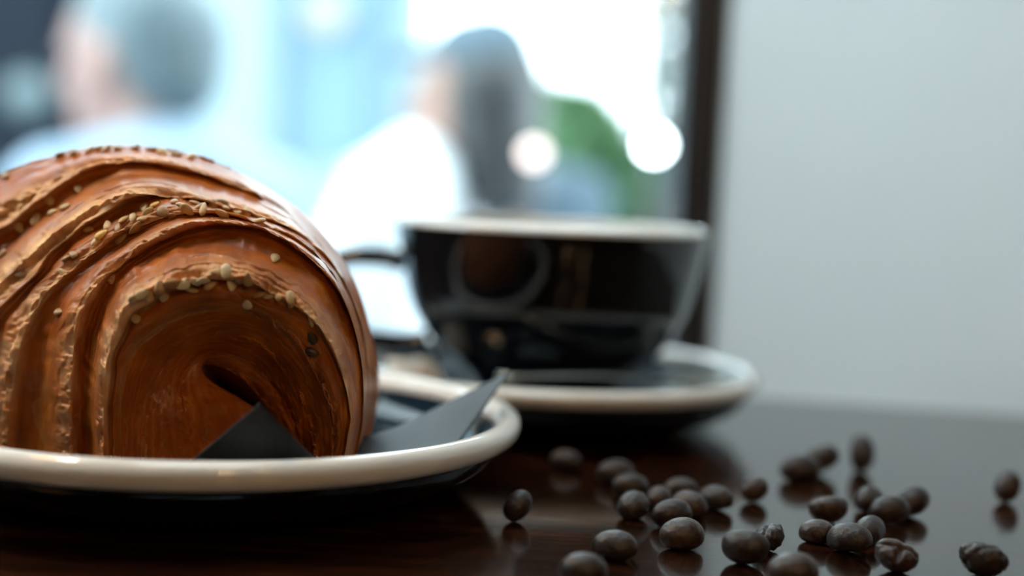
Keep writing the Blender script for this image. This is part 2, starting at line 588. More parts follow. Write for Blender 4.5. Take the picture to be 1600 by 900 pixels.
# the lips of the rolled layers from the thick middle to the near tip: outline and
# depth at the left foot, the top and the right foot; paleness of the lip; undercut
RINGS = [
    ([(-30, 800), (-48, 700), (-68, 640), (-116, 560), (-142, 445), (-88, 340), (0, 273), (90, 241), (200, 227), (310, 245), (420, 294), (500, 359), (548, 426), (575, 500), (592, 590), (580, 680), (552, 790)],
     (0.385, 0.372, 0.372), 0.35, 0.0),
    ([(-24, 800), (-54, 690), (-92, 610), (-116, 545), (-118, 470), (-70, 396), (0, 340), (60, 300), (130, 264), (200, 250), (280, 261), (340, 280), (400, 303), (460, 343), (523, 420), (560, 490), (584, 580), (573, 670), (546, 790)],
     (0.372, 0.357, 0.367), 0.75, 0.0030),
    ([(-14, 800), (-58, 690), (-74, 580), (-56, 510), (0, 452), (40, 414), (85, 372), (140, 330), (200, 306), (260, 303), (330, 318), (400, 337), (470, 367), (528, 424), (562, 500), (577, 590), (567, 670), (541, 790)],
     (0.360, 0.3430, 0.361), 1.0, 0.0042),
    ([(4, 800), (4, 680), (12, 590), (30, 520), (62, 462), (108, 420), (152, 388), (210, 353), (262, 335), (330, 334), (400, 348), (468, 378), (522, 432), (556, 510), (571, 600), (561, 680), (537, 790)],
     (0.346, 0.3365, 0.354), 0.75, 0.0016),
    ([(114, 800), (112, 680), (114, 590), (122, 510), (145, 458), (182, 415), (237, 377), (300, 354), (350, 350), (405, 358), (460, 385), (510, 428), (544, 485), (564, 560), (568, 640), (556, 710), (532, 790)],
     (0.335, 0.3300, 0.346), 0.62, 0.0042),
    ([(168, 800), (162, 690), (163, 600), (172, 540), (195, 490), (235, 456), (290, 437), (345, 434), (400, 446), (450, 470), (497, 512), (528, 568), (546, 640), (540, 705), (520, 790)],
     (0.326, 0.3190, 0.336), 0.75, 0.0030),
    ([(192, 800), (188, 690), (192, 610), (210, 553), (247, 516), (295, 492), (345, 484), (395, 490), (440, 517), (480, 564), (510, 622), (520, 680), (516, 730), (506, 790)],
     (0.3275, 0.3265, 0.3350), 0.22, 0.0),
    ([(240, 800), (226, 720), (228, 645), (245, 590), (275, 552), (312, 532), (350, 526), (392, 536), (430, 564), (462, 612), (484, 665), (492, 720), (488, 790)],
     (0.3280, 0.3360, 0.3410), 0.06, 0.0),
    ([(330, 800), (312, 735), (296, 675), (286, 632), (284, 602), (291, 576), (312, 556), (345, 550), (385, 562), (420, 592), (450, 640), (470, 690), (480, 740), (482, 800)],
     (0.3195, 0.3410, 0.3450), 0.0, 0.0),
    ([(405, 800), (404, 725), (400, 648), (376, 624), (346, 606), (322, 596), (311, 582), (317, 571), (338, 570), (366, 583), (397, 610), (424, 648), (446, 702), (456, 800)],
     (0.3135, 0.3430, 0.3480), 0.04, 0.0),
    ([(425, 800), (420, 725), (410, 655), (384, 630), (352, 610), (332, 600), (324, 590), (326, 582), (340, 580), (364, 594), (392, 618), (418, 654), (438, 704), (446, 800)],
     (0.3300, 0.3520, 0.3520), 0.0, 0.0),
    ([(436, 800), (428, 725), (414, 664), (388, 636), (358, 614), (344, 604), (338, 597), (338, 594), (343, 594), (362, 606), (390, 628), (415, 660), (432, 715), (437, 800)],
     (0.3520, 0.3600, 0.3580), 0.0, 0.0),
]
NU = 760
base, depth_u = [], np.linspace(0, 1, NU)
for pts, (dl, dt, dr), _p, _g in RINGS:
    q = catmull(pts, NU)
    tt = np.sin(np.pi * depth_u) ** 1.3
    dd = np.where(depth_u < 0.5, dl, dr) * (1 - tt) + dt * tt
    base.append(np.array([list(W(x, y, d)) for (x, y), d in zip(q, dd)]))
# the far half, behind the thick middle: rings that shrink towards the other end
ctr = base[0].mean(0)
back = []
for dy, sc, sx in ((0.052, 0.02, 0.006), (0.049, 0.26, 0.006), (0.040, 0.50, 0.006), (0.026, 0.72, 0.005), (0.012, 0.90, 0.003)):
    b_ = base[0].copy()
    b_[:, 0] = ctr[0] + (b_[:, 0] - ctr[0]) * sc + sx
    b_[:, 2] = ZF + (b_[:, 2] - ZF) * (sc ** 0.8)
    b_[:, 1] += dy
    back.append(b_)
ALL = np.array(back + base)                       # K x NU x 3
KB = len(back)
PALE = [0.2, 0.25, 0.3, 0.25, 0.2] + [r[2] for r in RINGS]
SHOULDER = [0.0] * KB + [0.0, 0.14, 0.34, 0.12, 0.0, 0.20, 0.0, 0.0, 0.0, 0.0, 0.0, 0.0]
UND = [0.0] * KB + [r[3] for r in RINGS]
# no hard undercut where two lips run together: scale it with the room there is
gap = np.linalg.norm((ALL[1:] - ALL[:-1])[:, :, [0, 2]], axis=2)


def seg(k, t):
    """smooth position between lip k and lip k+1 (t 0..1 array) -> len(t) x NU x 3"""
    p1, p2 = ALL[k], ALL[k + 1]
    p0 = ALL[k - 1] if k > 0 else 2 * p1 - p2
    p3 = ALL[k + 2] if k + 2 < len(ALL) else 2 * p2 - p1
    tt = t[:, None, None]
    lin = p1 * (1 - tt) + p2 * tt
    cm = 0.5 * (2 * p1 + (p2 - p0) * tt + (2 * p0 - 5 * p1 + 4 * p2 - p3) * tt ** 2 + (3 * p1 - p0 - 3 * p2 + p3) * tt ** 3)
    return lin * 0.65 + cm * 0.35


rows, pal, flow = [], [], []
row_of = []                                       # (lip index, t) of every row
for k in range(len(ALL) - 1):
    n = 60 if k >= KB else 26
    t = np.linspace(0, 1, n, endpoint=False)
    P = seg(k, t)
    U = np.broadcast_to(depth_u, (n, NU))
    Tm = np.broadcast_to(t[:, None], (n, NU))
    g = np.clip(gap[k] / 0.006, 0.12, 1.0)
    wob = vnoise(U, Tm * 0 + 0.5, 50 + k, 22, 2) * 0.35 + vnoise(U, Tm * 0 + 0.5, 80 + k, 90, 2) * 0.15
    swell = -0.0016 * g * np.sin(np.pi * np.clip((Tm - 0.45) / 0.55, 0, 1)) ** 1.2 * (UND[k + 1] > 0)
    # fine leaves of pastry: little terraces running along the roll
    nl = max(2.0, min(9.0, float(np.median(gap[k])) / 0.0020))
    ph = Tm * nl + 0.9 * vnoise(U, Tm, 120 + k, 7, 3) + 0.25 * vnoise(U, Tm, 140 + k, 60, 4)
    saw = (ph - np.floor(ph))
    terr = 0.00042 * (0.45 + 0.75 * depth_u[None]) * g * (np.where(saw < 0.86, saw / 0.86, (1 - saw) / 0.14) - 0.5)
    terr = terr * np.clip(0.45 + 0.9 * vnoise(U, Tm, 160 + k, 9, 4), 0, 1.2)
    lump = 0.0007 * vnoise(U, Tm, 200 + k, 60, 5) + 0.0013 * vnoise(U, Tm, 220 + k, 20, 2)
    lipz = np.exp(-((1 - Tm) / 0.22) ** 2) + np.exp(-(Tm / (0.05 + 0.6 * SHOULDER[k] * np.clip((0.52 - U) / 0.16, 0, 1))) ** 2)
    lump = lump * (0.35 + 0.9 * np.clip(lipz, 0, 1)) * (0.2 + 0.8 * g)
    crumple = 0.00042 * vnoise(U, Tm, 240 + k, 230, 16) * np.clip(lipz, 0, 1) * g
    blend = 0.4 if k < KB else (0.35 + 1.0 * np.clip((U - 0.5) / 0.12, 0, 1) if k >= KB + 5 else 1.0)
    wl = SHOULDER[k] * np.clip((0.52 - U) / 0.16, 0.0, 1.0) * (1 + 0.5 * vnoise(U, Tm * 0 + 0.5, 300 + k, 26, 2))
    Ts = np.clip(Tm - wl, 0, 1) / (1 - wl)       # the lip keeps a broad shoulder on the left
    P = P.copy()
    if UND[k] > 0:                              # a steep wall under the lip, a shelf before the next one
        P[:, :, 1] += (ALL[k][:, 1] - ALL[k + 1][:, 1])[None] * (Ts - Ts ** 2.3) * 0.8
    # undercut just inside the lip, then the next layer swells out towards its own lip
    u1 = 1.0 * UND[k] * g * (1 - np.exp(-Ts / 0.045)) * np.exp(-(np.clip(Ts - 0.05, 0, 1) / (0.36 * (1 + wob))) ** 1.4)
    P[:, :, 1] += (u1 + swell) + blend * (-terr - lump - crumple)
    P[:, :, 2] += blend * (0.55 * terr + 0.55 * lump + crumple * 0.5)
    a_ = PALE[k + 1] * np.exp(-((1 - Tm) / (0.26 + 0.1 * wob)) ** 2)
    b_ = PALE[k] * np.exp(-(Tm / (0.045 + 0.95 * wl)) ** 4)
    face = (0.45 + 0.55 * np.clip(1 - (depth_u - 0.30) / 0.45, 0.40, 1)) * np.clip(depth_u / 0.24, 0.4, 1)  # lip colour painted paler on the lit upper left, dimmer low down
    pv = np.clip(a_ + b_, 0, 1) * face * (0.75 + 0.5 * vnoise(U, Tm, 260 + k, 40, 4)) + 0.10 * np.clip(1 - saw * 3, 0, 1) * g
    rows.append(P)
    pal.append(np.clip(pv, 0, 1))
    flow.append(np.stack([U * 3.2 + k * 7.1, (Tm + k) * 0.33 * 0.2 + 0 * U, U * 0], 2))
    row_of += [(k, x) for x in t]
rows.append(ALL[-1][None])
pal.append(np.zeros((1, NU)))
flow.append(np.stack([depth_u * 3.2, depth_u * 0 + 0.6, depth_u * 0], 1)[None])
row_of.append((len(ALL) - 1, 0.0))
PP, PA, FL = np.vstack(rows), np.vstack(pal), np.vstack(flow)
PP[:, :, 2] = np.maximum(PP[:, :, 2], ZF + 0.0004 * PA)

cro = empty('croissant', (float(ctr[0]), float(ctr[1]), T + 0.0075))
tag(cro, 'glossy brown croissant topped with sesame seeds, lying on a black napkin on the plate', 'croissant')


def crust_part(name, i0, i1, label=None):
    P = PP[i0:i1 + 1].reshape(-1, 3)
    o = from_arrays(name, P, grid_faces(i1 - i0 + 1, NU), M_crust, cro)
    me = o.data
    at = me.attributes.new('pale', 'FLOAT', 'POINT')
    at.data.foreach_set('value', PA[i0:i1 + 1].ravel().astype(np.float32))
    af = me.attributes.new('flow', 'FLOAT_VECTOR', 'POINT')
    af.data.foreach_set('vector', FL[i0:i1 + 1].ravel().astype(np.float32))
    if label:
        o['label'] = label
    return o


cuts = [0] + [i for i, (k, t) in enumerate(row_of) if KB <= k <= KB + 6 and abs(t - 3 / 60) < 1e-6] + [len(row_of) - 1]
parts = []
for j in range(len(cuts) - 1):
    parts.append(crust_part('pastry_layer', cuts[j], cuts[j + 1]))
parts[-1].name = 'inner_fold'

# ------------------------------------------------------------------ sesame seeds
tree = BVHTree.FromPolygons(PP.reshape(-1, 3).tolist(), grid_faces(PP.shape[0], NU))


def seed_mesh():
    V, F, nu, nv = [], [], 12, 9
    for i in range(nv):
        v = math.pi * i / (nv - 1)
        for j in range(nu):
            u = 2 * math.pi * j / nu
            x = math.cos(v)
            taper = 1 - 0.32 * x
            V.append((x * 0.00178, math.sin(v) * math.cos(u) * 0.00108 * taper, math.sin(v) * math.sin(u) * 0.00055 * taper))
    return V, grid_faces(nv, nu, True)


seed_mats = [varied('sesame_' + n_, c1, c2, 400, 0.42) for n_, c1, c2 in (
    ('tan', (0.50, 0.30, 0.12), (0.58, 0.37, 0.17)), ('brown', (0.33, 0.17, 0.06), (0.42, 0.23, 0.09)),
    ('golden', (0.62, 0.36, 0.07), (0.68, 0.42, 0.11)), ('pale', (0.70, 0.52, 0.30), (0.76, 0.58, 0.36)), ('burnt', (0.03, 0.015, 0.008), (0.06, 0.03, 0.015)))]
sv, sf = seed_mesh()
seed_me = []
for mt in seed_mats:
    me = bpy.data.meshes.new('sesame_seed')
    me.from_pydata(sv, [], sf)
    me.materials.append(mt)
    me.polygons.foreach_set('use_smooth', [True] * len(me.polygons))
    seed_me.append(me)
SEEDS = [(8, 276), (95, 243), (115, 239), (140, 236), (155, 233), (165, 235), (185, 233), (210, 232), (237, 235), (255, 240), (275, 243), (298, 246),
         (78, 314), (123, 297), (101, 325), (83, 333), (57, 344), (31, 357), (4, 398), (35, 322),
         (139, 360), (159, 367), (150, 378), (169, 354), (186, 357), (193, 345), (208, 341), (211, 356), (225, 343), (190, 374), (225, 326), (232, 332), (243, 321),
         (256, 331), (268, 338), (273, 316), (284, 322), (293, 328), (305, 319), (311, 325), (324, 316), (318, 328), (347, 333), (346, 316), (354, 324), (370, 332), (385, 334), (402, 338), (404, 347), (334, 322),
         (35, 430), (105, 404), (116, 398), (100, 427), (93, 488), (429, 405), (175, 436),
         (212, 465), (222, 458), (234, 462), (250, 449), (268, 443), (286, 444), (305, 440), (318, 437), (338, 426), (352, 425), (372, 437), (388, 436), (405, 460), (420, 462), (435, 464), (387, 475), (453, 466), (457, 473), (487, 500), (488, 528),
         (488, 550), (212, 498), (255, 462), (300, 452), (330, 446), (362, 446)]
BURNT = {(488, 550), (488, 528)}
sr = random.Random(3)
for (px, py) in SEEDS:
    r_ = ray(px, py).normalized()
    hit = tree.ray_cast(CAM, r_)
    if hit[0] is None:
        continue
    nrm = hit[1] if hit[1].dot(r_) < 0 else -hit[1]
    nrm = (nrm + Vector((0, -0.15, 0.35))).normalized()
    k = 4 if (px, py) in BURNT else sr.choice([0, 0, 0, 1, 1, 3, 2 if (px, py) in ((159, 367), (243, 321)) else 0])
    if (px, py) in ((159, 367), (243, 321)):
        k = 2
    o = bpy.data.objects.new('sesame_seed', seed_me[k])
    COL.objects.link(o)
    q = nrm.to_track_quat('Z', 'Y') @ Euler((sr.uniform(-0.35, 0.35), sr.uniform(-0.35, 0.35), sr.uniform(0, 6.28))).to_quaternion()
    s_ = sr.uniform(0.85, 1.12)
    o.parent = cro
    o.matrix_parent_inverse = Matrix.Translation(-cro.location)
    o.matrix_basis = Matrix.LocRotScale(hit[0] + nrm * 0.0003, q, Vector((s_, s_ * sr.uniform(0.85, 1.15), s_)))
    if k == 4:
        o['label'] = 'burnt black sesame seed'

# ------------------------------------------------------------------ napkin
nap = tag(empty('napkin', (-0.05, 0.345, T + 0.007)), 'black paper napkin under the croissant, one pointed corner standing up past the rim', 'napkin')


def sheet(name, c00, c10, c01, c11, bulge, n=40, th=0.0003):
    """a creased paper quad between four corners, with a little thickness"""
    V = []
    for layer in (0, 1):
        for i in range(n):
            for j in range(n):
                u, v = i / (n - 1), j / (n - 1)
                p = c00 * ((1 - u) * (1 - v)) + c10 * (u * (1 - v)) + c01 * ((1 - u) * v) + c11 * (u * v)
                p = p + bulge(u, v) - Vector((0, 0, th * layer))
                V.append(p)
    F = grid_faces(n, n) + [tuple(n * n + i for i in f)[::-1] for f in grid_faces(n, n)]
    edge = [i * n for i in range(n)] + [(n - 1) * n + j for j in range(1, n)] + [i * n + n - 1 for i in range(n - 2, -1, -1)] + [j for j in range(n - 2, 0, -1)]
    for q in range(len(edge)):
        a_, b_ = edge[q], edge[(q + 1) % len(edge)]
        F.append((a_, b_, b_ + n * n, a_ + n * n))
    return from_arrays(name, V, F, M_napkin, nap)


def rise(u, v):
    return Vector((0, 0, 0.0012 * math.sin(7 * u + 4 * v) * u * (1 - u) - 0.0035 * math.sin(math.pi * u * v) * (1 - u * v)))


tip = W(799, 580, 0.388)
front = W(668, 738, 0.335)
backc = W(545, 686, 0.362)
under = W(400, 800, 0.335)
under.z = T + 0.0072
sheet('napkin_sheet', under, front, backc, tip, rise)
fl_ = W(296, 722, 0.3095)
fr_ = W(500, 722, 0.3105)
tp = W(407, 629, 0.3010)
mid_b = (fl_ + fr_) / 2 + Vector((0.002, 0.0, -0.004))
sheet('folded_corner', mid_b, fr_, fl_, tp, lambda u, v: Vector((0, -0.0015 * math.sin(math.pi * u) * (1 - v) - 0.001 * math.sin(math.pi * v), 0)))


# ================================================================== COFFEE BEANS
M_bean = varied('roasted_bean', (0.013, 0.0065, 0.0045), (0.040, 0.020, 0.013), 600, 0.42, bump=0.7, bdist=0.0006, spec=0.5)
M_bean2 = varied('roasted_bean_brown', (0.024, 0.010, 0.006), (0.056, 0.027, 0.016), 600, 0.40, bump=0.6, bdist=0.0006, spec=0.5)
M_chaff = varied('bean_chaff', (0.42, 0.17, 0.06), (0.55, 0.25, 0.10), 500, 0.6)


def bean_mesh(name, kind='plain', seed=0):
    nu, nv = 56, 40
    r_ = random.Random(seed)
    ph = [r_.uniform(0, 6.28) for _ in range(8)]
    V = []
    for i in range(nv):
        v = math.pi * i / (nv - 1)
        for j in range(nu):
            u = 2 * math.pi * j / nu
            x, y, z = math.cos(v), math.sin(v) * math.cos(u), math.sin(v) * math.sin(u)
            X = 5.0 * math.copysign(abs(x) ** 0.95, x)
            Y = 3.75 * y
            Z = 3.9 * z if z > 0 else 2.7 * math.copysign(abs(z) ** 0.72, z)
            if z < 0:                                    # the crease along the flat face
                g = math.exp(-((Y + 0.45 * math.sin(X * 0.55)) / 0.42) ** 2) * max(0.0, 1 - (X / 5.0) ** 4)
                Z += 1.25 * g
                if kind == 'cracked':
                    g2 = math.exp(-((X - 0.8) / 0.55) ** 2) * (1 if Y > 0 else 0.25)
                    Z += 1.5 * g2 + 0.9 * g
            if kind in ('wrinkled', 'cracked'):
                w_ = math.sin(X * 1.7 + ph[0] + 1.2 * math.sin(Y + ph[1])) * math.sin(Y * 1.6 + ph[2] + math.sin(Z * 1.1 + ph[3]))
                w_ += 0.6 * math.sin(X * 3.3 + Y * 2.4 + ph[4]) * math.sin(Z * 2.6 - X + ph[5])
                k = 1 + (0.055 if kind == 'wrinkled' else 0.028) * w_
                X, Y, Z = X * k, Y * k, Z * k
            k = 1 + 0.03 * math.sin(2 * x + ph[6]) + 0.02 * math.sin(3 * y + ph[7])
            V.append((X * k / 1000, Y * k / 1000, Z * k / 1000))
    me = bpy.data.meshes.new(name)
    me.from_pydata(V, [], grid_faces(nv, nu, True))
    bm = bmesh.new()
    bm.from_mesh(me)
    bmesh.ops.remove_doubles(bm, verts=bm.verts, dist=1e-6)
    bmesh.ops.recalc_face_normals(bm, faces=bm.faces)
    bm.to_mesh(me)
    bm.free()
    me.polygons.foreach_set('use_smooth', [True] * len(me.polygons))
    me.materials.append(M_bean)
    return me


bean_src = {k: bean_mesh('coffee_bean', 'plain', k) for k in range(5)}
for k in (3, 4):
    bean_src[k].materials[0] = M_bean2
bean_src['cracked'] = bean_mesh('coffee_bean', 'cracked', 11)
bean_src['wrinkled'] = bean_mesh('coffee_bean', 'wrinkled', 12)
bean_src['cracked'].materials[0] = M_bean2
# x of the middle, y of the lowest edge, width in the picture, yaw, roll about the long axis, pitch, source, label
BEANS = [
    (1065, 861, 71, 12, 10, 4, 3, 'smooth oval bean in sharp focus, the nearest of the small pile by the saucer side'),
    (960, 879, 69, -8, -12, 3, 0, 'smooth dark bean lying alone in sharp focus, left of the small pile'),
    (1166, 886, 72, -22, 128, 6, 1, 'large bean on its side with its crease along the top edge, near the front'),
    (1203, 864, 42, 62, 160, 8, 'wrinkled', 'small rough bean half hidden behind the large bean on its side'),
    (1240, 919, 80, 8, 0, 3, 4, 'smooth brown bean cut by the bottom edge, in front of the creased pair'),
    (1402, 898, 64, -24, 198, -14, 'cracked', 'cracked open bean with an orange-brown broken edge'),
    (1540, 904, 72, -20, 165, -8, 'wrinkled', 'wrinkled black bean at the lower right corner of the table'),
    (912, 916, 72, 4, 0, 0, 2, 'bean cut by the bottom edge, left of all the sharp beans'),
    (1050, 826, 62, 22, 8, 5, 0, 'oval bean touching the back of the sharpest bean in the small pile'),
    (1076, 810, 56, -30, -8, -4, 3, 'rounded bean in the middle of the small pile, third from the front'),
    (990, 812, 50, 68, 0, 8, 1, 'upright looking bean at the left end of the small pile, with a pale shine'),
    (985, 778, 54, 8, 0, 0, 2, 'flat bean peeking over the left end of the small pile'),
    (1030, 795, 40, 60, 0, 6, 4, 'smallest round bean between the left end and the back of the pile'),
    (1064, 784, 52, -12, 6, 4, 0, 'blurred bean at the very back of the small pile'),
    (1119, 800, 54, -35, -10, 6, 1, 'blurred bean just right of the small pile, dark underneath'),
    (1179, 787, 46, 30, 62, 18, 3, 'tilted bean standing on its edge right of the small pile'),
    (962, 757, 55, 10, 0, 3, 2, 'blurred bean behind the left end of the small pile'),
    (883, 736, 46, -16, 4, 4, 0, 'farthest blurred bean in the shade in front of the saucer'),
    (808, 818, 46, 30, 70, 50, 1, 'dark bean propped upright in the shade beside the plate'),
    (1294, 820, 62, 10, 170, 4, 3, 'rear bean of the heap of four, its split edge at its right'),
    (1278, 852, 56, -14, 0, 4, 4, 'reddish brown bean at the left of the heap of four'),
    (1330, 868, 66, -34, -10, 8, 1, 'nearest and biggest bean of the heap of four'),
    (1361, 852, 52, 58, 0, 6, 0, 'right hand bean of the heap of four, half hidden'),
    (1360, 801, 48, 50, 0, 10, 2, 'leftmost of the three blurred beans behind the heap of four'),
    (1392, 820, 62, 14, 12, 6, 0, 'middle and widest of the three blurred beans behind the heap of four'),
    (1428, 808, 56, 20, 20, 26, 1, 'rightmost of the three blurred beans behind the heap of four'),
    (1252, 754, 62, 10, 0, 4, 2, 'left one of the two dark beans far back near the table edge'),
    (1284, 742, 54, -20, 40, 30, 0, 'right one of the two dark beans far back near the table edge'),
    (1345, 738, 44, 80, 75, 62, 1, 'narrow dark bean standing on end far back near the table edge'),
    (1576, 787, 46, 40, 66, 55, 3, 'single blurred bean far back at the right, standing on edge'),
]
bean_lo = {}
for i, (px, py, wpx, yaw, rol, pit, src, lab) in enumerate(BEANS):
    p = on_table(px, py)
    c = abs(math.cos(R(yaw)))
    nat = 2 * math.hypot(5.0 * c, 3.75 * math.sin(R(yaw))) / 1000
    s_ = max(0.85, min(1.4, 1.05 * (wpx / FPX * p.y) / nat))
    o = bpy.data.objects.new('coffee_bean', bean_src[src])
    COL.objects.link(o)
    rot = Matrix.Rotation(R(yaw), 3, 'Z') @ Matrix.Rotation(R(-pit), 3, 'Y') @ Matrix.Rotation(R(rol), 3, 'X')
    zs = [(rot @ v.co).z for v in bean_src[src].vertices]
    o.matrix_world = Matrix.LocRotScale(Vector((p.x, p.y + 0.0022, T - min(zs) * s_ + 0.00005)), rot.to_quaternion(), Vector((s_,) * 3))
    tag(o, 'coffee bean: ' + lab if False else lab, 'coffee bean', 'coffee beans scattered on the table')

# ================================================================== LAMPS INSIDE
for i, az in enumerate((15.2, 16.6, 18.0, 19.6, 30.6, 32.2)):
    x, y = -0.056 + math.sin(R(az)), 0.294 - math.cos(R(az))
    L = tag(empty('tube_lamp', (x, y, 1.10)), ('first', 'second', 'third', 'fourth', 'fifth', 'sixth')[i] + ' from the left of six thin warm tube lamps, a glint on the plate rim', 'lamp', 'thin warm tube lamps behind the viewer')
    tube('glass_tube', [(x, y, 1.10), (x, y, 1.3), (x, y, 1.60)], 0.0026, M_bulb, L, n=10, count=6)
    tube('cord', [(x, y, 1.60), (x, y, 2.0), (x, y, H)], 0.0015, M_metal, L, n=8, count=6)
LX, LY, LZ = -0.40, 0.37, 1.28  # lamp added out of view to warm and brighten the croissant ridges
L = tag(empty('added_pendant_lamp', (LX, LY, LZ)), 'tall brass pendant lamp added over the left end of the table for warm light', 'lamp')
tube('cord', [(LX, LY, LZ + 0.25), (LX, LY, 2.1), (LX, LY, H)], 0.004, M_metal, L, n=8, count=6)
lathe('lamp_shade', [(0.02, 0.26), (0.06, 0.24), (0.085, 0.14), (0.092, 0.0), (0.088, 0.0), (0.081, 0.138), (0.057, 0.235), (0.018, 0.254)], (LX, LY, LZ), M_shade, L, n=48)
lathe('bulb', [(0, 0.0), (0.022, 0.006), (0.036, 0.03), (0.026, 0.06), (0.012, 0.09), (0, 0.10)], (LX, LY, LZ + 0.11), M_bulb2, L, n=24, closed=False)

# ================================================================== OUTSIDE
G = -0.22
M_pave = varied('pale_paving', (0.21, 0.26, 0.29), (0.26, 0.30, 0.33), 3, 0.8)
M_facade = varied('pale_render', (0.21, 0.27, 0.295), (0.24, 0.30, 0.325), 2, 0.8)
M_pier = varied('blue_grey_stone', (0.090, 0.158, 0.217), (0.112, 0.188, 0.255), 4, 0.7)
M_shopglass = mat('shop_glass', (0.090, 0.180, 0.240), 0.08)
M_navy = mat('navy_paint', (0.003, 0.006, 0.012), 0.8, spec=0.2)
M_greylamp = mat('frosted_globe_off', (0.08, 0.11, 0.12), 0.5)
M_leaf = varied('green_leaf', (0.045, 0.116, 0.041), (0.086, 0.188, 0.083), 12, 0.5)
M_leaf2 = varied('dark_leaf', (0.019, 0.053, 0.028), (0.038, 0.090, 0.044), 12, 0.5)
M_leaf3 = varied('grey_green_leaf', (0.05, 0.085, 0.075), (0.09, 0.13, 0.11), 12, 0.5)
M_bark = varied('grey_bark', (0.10, 0.09, 0.08), (0.16, 0.14, 0.12), 20, 0.9)
M_glow = mat('glowing_white', (1, 1, 1), 0.4, emit=(0.82, 0.95, 1.0), estr=24)
M_glow2 = mat('glowing_pink', (1, 0.8, 0.7), 0.4, emit=(1.0, 0.74, 0.70), estr=2.6)
M_glow3 = mat('lit_warm_lantern', (0.16, 0.15, 0.11), 0.4, emit=(1.0, 0.93, 0.72), estr=0.3)

pv = struct(box('floor_outside', (0, 7.4, G - 0.03), (16, 13.1, 0.06), M_pave))
BY = 6.2
bd = tag(empty('building', (-2.8, BY, G)), 'pale blue shop front across the street with tall windows and a dark doorway', 'building')
bx1 = (640 - 800) / FPX * BY


def bpx(px):
    return (px - 800) / FPX * BY


box('wall', ((bx1 - 6.5) / 2, BY + 0.35, G + 2.1), (bx1 + 6.5, 0.5, 4.2), M_facade, bd)
for p0, p1 in ((430, 470), (476, 545), (552, 580)):
    box('window_pane', ((bpx(p0) + bpx(p1)) / 2, BY + 0.09, G + 2.35), (bpx(p1) - bpx(p0), 0.03, 2.5), M_shopglass, bd)
for p0, p1 in ((580, 600), (420, 430)):
    box('pier', ((bpx(p0) + bpx(p1)) / 2, BY + 0.06, G + 2.3), (bpx(p1) - bpx(p0), 0.12, 2.7), M_pier, bd)
box('doorway', (bpx(110) - 0.6, BY + 0.08, G + 1.5), (1.2, 0.08, 3.0), M_navy, bd)
box('door_panel', (bpx(110) - 0.55, BY + 0.02, G + 1.35), (0.9, 0.05, 2.5), M_navy, bd)


def lamp(name, label, p, rad, mt, post_to=None, wall=None):
    L = tag(empty(name, p), label, 'lamp')
    lathe('globe', [(0, -rad), (rad * 0.7, -rad * 0.7), (rad, 0), (rad * 0.7, rad * 0.7), (0, rad)], p, mt, L, n=24, dense=24, closed=False)
    if post_to is not None:
        tube('post', [(p.x, p.y, post_to), (p.x, p.y, (post_to + p.z) / 2), (p.x, p.y, p.z - rad)], max(0.006, rad * 0.3), M_metal, L, n=8, count=6)
    if wall is not None:
        tube('bracket', [(p.x, p.y + rad, p.z), (p.x, (p.y + wall) / 2, p.z), (p.x, wall, p.z)], rad * 0.25, M_metal, L, n=8, count=6)
    return L


lamp('glowing_globe', 'white glowing globe added for a bright blurred spot by the dark window frame', W(1022, 226, 3.0), 0.015, M_glow, G)  # glowing ball put in for a small bright blurred spot
lamp('glowing_globe', 'dim pinkish globe added for a soft pale spot in front of the green bush', W(834, 240, 1.75), 0.010, M_glow2, G)  # glowing ball made up for a pale pinkish disc of unknown origin
lamp('wall_lantern', 'warm yellow lantern on the pale shop front', W(508, 22, BY - 0.12), 0.09, M_glow3, wall=BY + 0.1)
lamp('wall_lantern', 'grey unlit globe on the dark doorway', W(44, 150, BY - 0.12), 0.10, M_greylamp, wall=BY + 0.04)


def bush(name, label, c, rx, rz, n, mt, cat='bush', stem_to=G, leaf=0.05):
    root = tag(empty(name, (c.x, c.y, stem_to)), label, cat)
    V, F = [], []
    r_ = random.Random(hash(label) % 1000 if False else len(label) * 7)
    for i in range(n):
        d = Vector((r_.gauss(0, 1), r_.gauss(0, 1), r_.gauss(0, 1))).normalized()
        rr_ = r_.uniform(0.55, 1.0) ** 0.5
        p = c + Vector((d.x * rx, d.y * rx * 0.8, d.z * rz)) * rr_
        e = Euler((r_.uniform(0, 6.28), r_.uniform(-0.9, 0.9), r_.uniform(0, 6.28))).to_matrix()
        k = len(V)
        for q in ((-1, 0, 0), (0, -0.42, 0.08), (1, 0, 0), (0, 0.42, 0.08)):
            V.append(p + e @ Vector(q) * leaf * r_.uniform(0.7, 1.2))
        F += [(k, k + 1, k + 2), (k, k + 2, k + 3)]
    f = from_arrays('foliage', V, F, mt, root, smooth=False)
    f['kind'] = 'stuff'
    for i in range(3):
        tube('stem', [(c.x + (i - 1) * rx * 0.2, c.y, stem_to), (c.x + (i - 1) * rx * 0.3, c.y, (stem_to + c.z) / 2), (c.x + (i - 1) * rx * 0.5, c.y, c.z)], 0.012, M_bark, root, n=6, count=6)
    return root


bush('bush', 'rounded light green bush behind the cup', W(868, 258, 4.3), 0.25, 0.25, 5200, M_leaf)
bush('bush', 'low dark green bush right of the round bush', W(985, 350, 5.2), 0.28, 0.24, 4200, M_leaf2)
bush('shrub', 'tall loose grey green shrub beside the window frame', W(1068, 70, 3.4), 0.10, 0.42, 700, M_leaf3, 'shrub', leaf=0.035)

